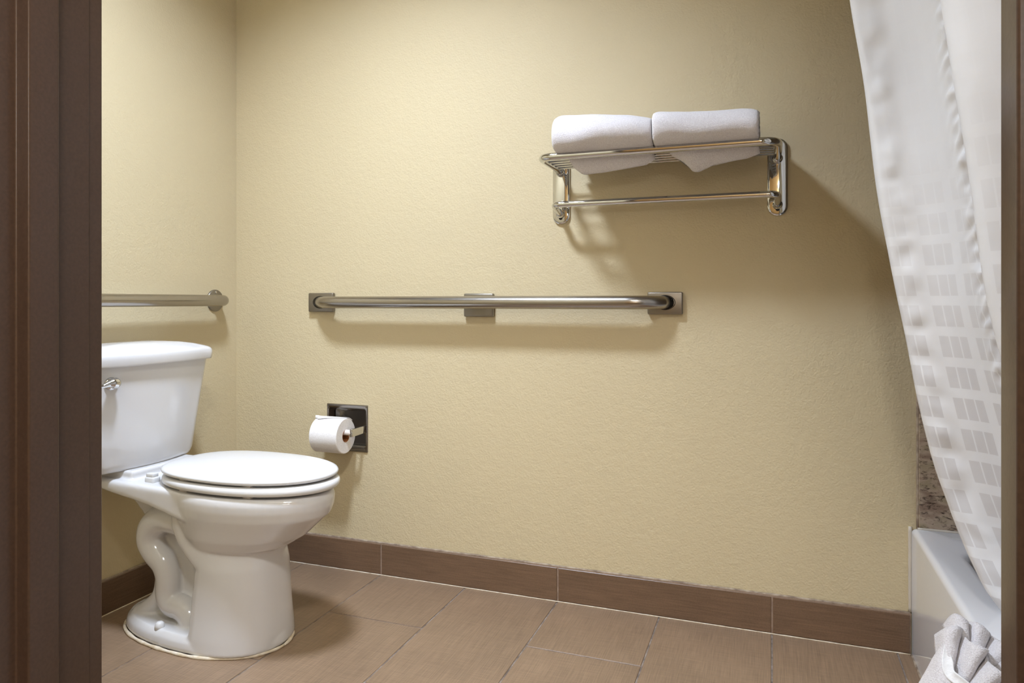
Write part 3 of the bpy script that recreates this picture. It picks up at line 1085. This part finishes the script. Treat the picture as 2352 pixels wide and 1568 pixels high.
# ================================================================== towel shelf
SX0, SX1 = -0.599, 0.0145
SZ = 1.302
shelf = thing('towel_shelf', 'chrome wall shelf with rails and a hanging bar', 'towel rack', ((SX0 + SX1) / 2, YB, 1.247))
so = Vector(shelf.location)
hx = (SX1 - SX0) / 2
zr = SZ - so.z          # rail height in local terms
for sx in (-1, 1):
    # stadium-shaped back plate with a stepped rim
    def stad(r, hz, y, n=16):
        out = []
        for i in range(n + 1):
            a = PI * i / n
            out.append(Vector((sx * hx + r * math.cos(a), y, hz + r * math.sin(a))))
        for i in range(n + 1):
            a = PI + PI * i / n
            out.append(Vector((sx * hx + r * math.cos(a), y, -hz + r * math.sin(a))))
        return out
    hz = 0.106 - 0.0265
    bp = obj('back_plate', loft([stad(0.0265, hz, 0.0), stad(0.0265, hz, -0.005), stad(0.0255, hz, -0.0075), stad(0.0225, hz, -0.009), stad(0.0215, hz, -0.0105), stad(0.020, hz, -0.011)]), M['chrome'], shelf, auto=math.radians(35))
    for z in (-0.088, 0.088):
        sc = obj('screw', lathe([(0.0, 0.0), (0.0055, 0.0), (0.0055, 0.0015), (0.0035, 0.0025), (0.0025, 0.0012), (0.0, 0.0012)], (sx * hx, -0.0108, z), (0, -1, 0), 16), M['dark_screw'], bp)
# outer frame: one bent tube
FD = -0.222
pth = round_path([(-hx, -0.008, zr - 0.006), (-hx, -0.05, zr), (-hx, FD, zr), (hx, FD, zr), (hx, -0.05, zr), (hx, -0.008, zr - 0.006)], [0.02, 0.042, 0.042, 0.02], 12)
obj('frame', tube(pth, 0.0105, 20), M['chrome'], shelf)
# cross rails
for y in (-0.190, -0.158, -0.126, -0.094, -0.062):
    obj('rail', tube([(-hx + 0.006, y, zr - 0.001), (hx - 0.006, y, zr - 0.001)], 0.0045, 12), M['chrome'], shelf)
# sockets where the frame meets the plates
for sx in (-1, 1):
    obj('socket', lathe([(0.0135, 0.0), (0.0135, 0.006), (0.011, 0.010), (0.0100, 0.02)], (sx * hx, -0.010, zr - 0.005), (0, -1, 0), 24), M['chrome'], shelf)
# hanging bar below
zb = 1.190 - so.z
pth = round_path([(-hx, -0.008, zb - 0.022), (-hx, -0.045, zb - 0.010), (-hx, -0.088, zb), (hx, -0.088, zb), (hx, -0.045, zb - 0.010), (hx, -0.008, zb - 0.022)], [0.02, 0.04, 0.04, 0.02], 12)
obj('hanging_bar', tube(pth, 0.0094, 20), M['chrome'], shelf)
for sx in (-1, 1):
    obj('socket', lathe([(0.013, 0.0), (0.013, 0.006), (0.010, 0.010), (0.009, 0.018)], (sx * hx, -0.010, zb - 0.020), (0, -1, 0.3), 24), M['chrome'], shelf)


# ================================================================== folded towels on the shelf
def fold_towel(name, label, xa, xb, h_l, h_r, seed, droop):
    """a thick towel folded over itself, its front fold round; a corner sags through the rails"""
    t = thing(name, label, 'towel', ((xa + xb) / 2, YB - 0.135, SZ + 0.005), group='folded towels on the chrome shelf')
    hw = (xb - xa) / 2
    nx = 40
    # centre line of the fold in the (y, z) plane, unit height: back bottom -> front -> back top -> tucked in
    prof = [(0.085, 0.10), (0.03, 0.10), (-0.05, 0.10), (-0.105, 0.12), (-0.128, 0.30), (-0.128, 0.58), (-0.108, 0.84), (-0.05, 0.95), (0.02, 0.95), (0.085, 0.90), (0.110, 0.78), (0.112, 0.60),
            (0.09, 0.48), (0.02, 0.46), (-0.05, 0.46)]
    pc = catmull([(0, y, z) for y, z in prof], 5)
    rings = []
    half = 0.0108
    for i in range(nx + 1):
        u = i / nx
        x = -hw + 2 * hw * u
        h = h_l + (h_r - h_l) * u ** 1.4 + 0.009 * noise.noise(Vector((x * 8, seed, 0)))
        edge = min(1.0, min(u, 1 - u) / 0.06)
        th = half * (0.55 + 0.45 * math.sqrt(edge))
        up, dn = [], []
        for k, p in enumerate(pc):
            a, b = pc[max(k - 1, 0)], pc[min(k + 1, len(pc) - 1)]
            tg = Vector((0, (b.y - a.y), (b.z - a.z) * h)).normalized()
            nm = Vector((0, -tg.z, tg.y))
            w = 0.006 * noise.noise(Vector((x * 13, p.y * 14 + seed, p.z * 2.4)))
            c = Vector((x + 0.004 * noise.noise(Vector((p.y * 20, p.z * 3, seed + 5))) * (1 if u > 0.5 else -1), p.y + 0.003 * math.sin(6 * u + seed), p.z * h)) + nm * w
            endk = math.sqrt(min(1.0, min(k, len(pc) - 1 - k) / 3.0 + 0.15))
            lo = nm * th * endk
            a1, a2 = c + lo, c - lo
            for q in (a1, a2):
                q.z = max(q.z, 0.0012)
            up.append(a1)
            dn.append(a2)
        rings.append(up + dn[::-1])
    bm = loft(rings)
    bo = obj('folded_body', bm, M['terry'], t)
    # the part that sags below the rails behind the front tube
    bm = bmesh.new()
    nxs, nz = 30, 12
    fr, bk = [], []
    for j in range(nz + 1):
        v = j / nz
        rf, rb_ = [], []
        for i in range(nxs + 1):
            u = i / nxs
            d = interp(droop, u)
            x0_ = -hw + 0.006 + (2 * hw - 0.012) * u
            taper = 1 - 0.10 * v
            x = x0_ * taper + (0.02 * v if seed > 2 else 0.016 * v)
            y = -0.071 + 0.036 * v ** 1.2 + 0.003 * noise.noise(Vector((x * 25, v * 3, seed)))
            z = 0.022 - (d + 0.027) * v
            tk = 0.0055 * (1 - 0.45 * v)
            rf.append(Vector((x, y - tk, z)))
            rb_.append(Vector((x, y + tk, z + 0.002)))
        fr.append(rf)
        bk.append(rb_)
    rings = [a + b[::-1] for a, b in zip(fr, bk)]
    add_loft(bm, rings)
    bmesh.ops.recalc_face_normals(bm, faces=bm.faces)
    obj('sagging_flap', bm, M['terry'], t)
    return t


fold_towel('folded_towel', 'folded white towel on the left half of the chrome shelf', -0.548, -0.290, 0.102, 0.074, 1.0,
           [(0, 0.026), (0.12, 0.046), (0.35, 0.044), (0.7, 0.036), (0.9, 0.030), (1, 0.018)])
fold_towel('folded_towel', 'folded white towel on the right half, a corner drooping lower', -0.284, -0.030, 0.086, 0.066, 3.7,
           [(0, 0.012), (0.14, 0.030), (0.24, 0.056), (0.31, 0.058), (0.50, 0.040), (0.85, 0.031), (1, 0.020)])

# ================================================================== bath mat fanned over the tub edge
matt = thing('bath_mat', 'white bath mat folded into a fan over the tub edge', 'bath mat', (0.34, 1.36, TUBH))
mo = Vector(matt.location)


def W3(x, y, z):
    return Vector((x, y, z)) - mo


# pleats: one sheet folded back and forth, fanning out from a gathered foot
def fan(outer, apex, thick, seed, name):
    oc = catmull(outer, 7)
    A = Vector(apex)
    rows = []
    nr = 16
    for j in range(nr + 1):
        t = 0.10 + 0.90 * j / nr
        row = []
        for k, o3 in enumerate(oc):
            p = A.lerp(o3, t)
            p += Vector((-0.3, -1.0, 0.35)).normalized() * 0.018 * math.sin(PI * t)
            p += Vector((0.6, -1, 0.6)) * 0.0022 * noise.noise(p * 45 + Vector((seed, 0, 0)))
            row.append(p - mo)
        rows.append(row)
    bm_ = bmesh.new()
    add_loft(bm_, rows, cap0=False, cap1=False, closed=False)
    bmesh.ops.recalc_face_normals(bm_, faces=bm_.faces)
    o = obj(name, bm_, M['terry'], matt)
    m_ = o.modifiers.new('thickness', 'SOLIDIFY')
    m_.thickness = thick
    m_.offset = 0
    return o


front = [(0.259, 1.372, 0.345), (0.266, 1.340, 0.370), (0.280, 1.338, 0.379), (0.291, 1.350, 0.372), (0.297, 1.384, 0.356), (0.296, 1.330, 0.364), (0.304, 1.296, 0.3700), (0.316, 1.300, 0.364), (0.324, 1.345, 0.346),
         (0.316, 1.290, 0.351), (0.322, 1.260, 0.352), (0.334, 1.264, 0.345), (0.344, 1.31, 0.328), (0.334, 1.26, 0.330), (0.340, 1.232, 0.324), (0.352, 1.236, 0.312), (0.358, 1.29, 0.298)]
fan(front, (0.256, 1.278, 0.262), 0.0055, 1.0, 'pleats')
rear = [(0.276, 1.40, 0.352), (0.290, 1.385, 0.380), (0.305, 1.378, 0.374), (0.312, 1.41, 0.360), (0.322, 1.375, 0.374), (0.336, 1.372, 0.362), (0.342, 1.40, 0.348), (0.352, 1.35, 0.356), (0.366, 1.345, 0.346), (0.372, 1.38, 0.336)]
fan(rear, (0.30, 1.33, 0.300), 0.0055, 6.0, 'pleats')
# tail of the mat lying across the rim into the tub
bm = bmesh.new()
rows = []
for k, (x, z) in enumerate([(0.318, 0.24), (0.322, 0.29), (0.328, 0.325), (0.342, 0.3365), (0.37, 0.3365), (0.40, 0.3365), (0.425, 0.325), (0.443, 0.29)]):
    rows.append([Vector((x, 1.24 + 0.16 * i / 10, z + 0.001 * math.sin(i * 1.7))) - mo for i in range(11)])
add_loft(bm, rows, cap0=False, cap1=False, closed=False)
o = obj('tail', bm, M['terry'], matt)
m_ = o.modifiers.new('thickness', 'SOLIDIFY')
m_.thickness = 0.007
m_.offset = 0

# smooth outer wrap with its hem
LEFT = catmull([(0.261, 1.325, 0.354), (0.247, 1.32, 0.334), (0.236, 1.312, 0.316), (0.222, 1.302, 0.294), (0.208, 1.295, 0.265), (0.200, 1.29, 0.23)], 6)
HEM = catmull([(0.262, 1.318, 0.355), (0.2535, 1.288, 0.338), (0.2545, 1.272, 0.327), (0.2660, 1.258, 0.321), (0.2870, 1.240, 0.312), (0.318, 1.225, 0.298)], 6)
fr, bk = [], []
nu = 24
for a, b in zip(LEFT, HEM):
    rowf, rowb = [], []
    w = (b - a).length
    for i in range(nu + 1):
        u = i / nu
        p = a.lerp(b, u) + Vector((-0.25, -0.9, 0.2)).normalized() * (0.30 * w * math.sin(PI * (0.08 + 0.92 * u)) * (1 - 0.25 * u))
        p += Vector((0, -0.0012, 0.0012)) * noise.noise(p * 60)
        rowf.append(p - mo)
        rowb.append(p - mo + Vector((0.003, 0.0065, -0.002)))
    fr.append(rowf)
    bk.append(rowb)
wr = obj('wrap', loft([a + b[::-1] for a, b in zip(fr, bk)]), M['terry'], matt)
# flat-woven hem band standing up along the wrap's edge
rings = []
for j, row in enumerate(fr):
    e = row[-1]
    tg = (fr[min(j + 1, len(fr) - 1)][-1] - fr[max(j - 1, 0)][-1]).normalized()
    nrm = Vector((-0.25, -0.9, 0.3)).normalized()
    sd = tg.cross(nrm).normalized()
    if sd.x < 0:
        sd = -sd
    wv = sd * 0.0135 * min(1.0, 0.25 + j / 6)
    n_ = nrm * 0.0022
    rings.append([e - wv * 0.10 - n_ * 1.5, e - wv * 0.12 + n_ * 1.2, e + n_ * 2.0, e + wv * 0.12 + n_ * 0.9, e + wv * 0.85 + n_ * 0.5, e + wv * 0.97 + n_ * 1.4, e + wv * 1.06 + n_ * 0.6, e + wv * 1.05 - n_ * 1.5])
obj('hem', loft(rings), M['hem_cloth'], wr)
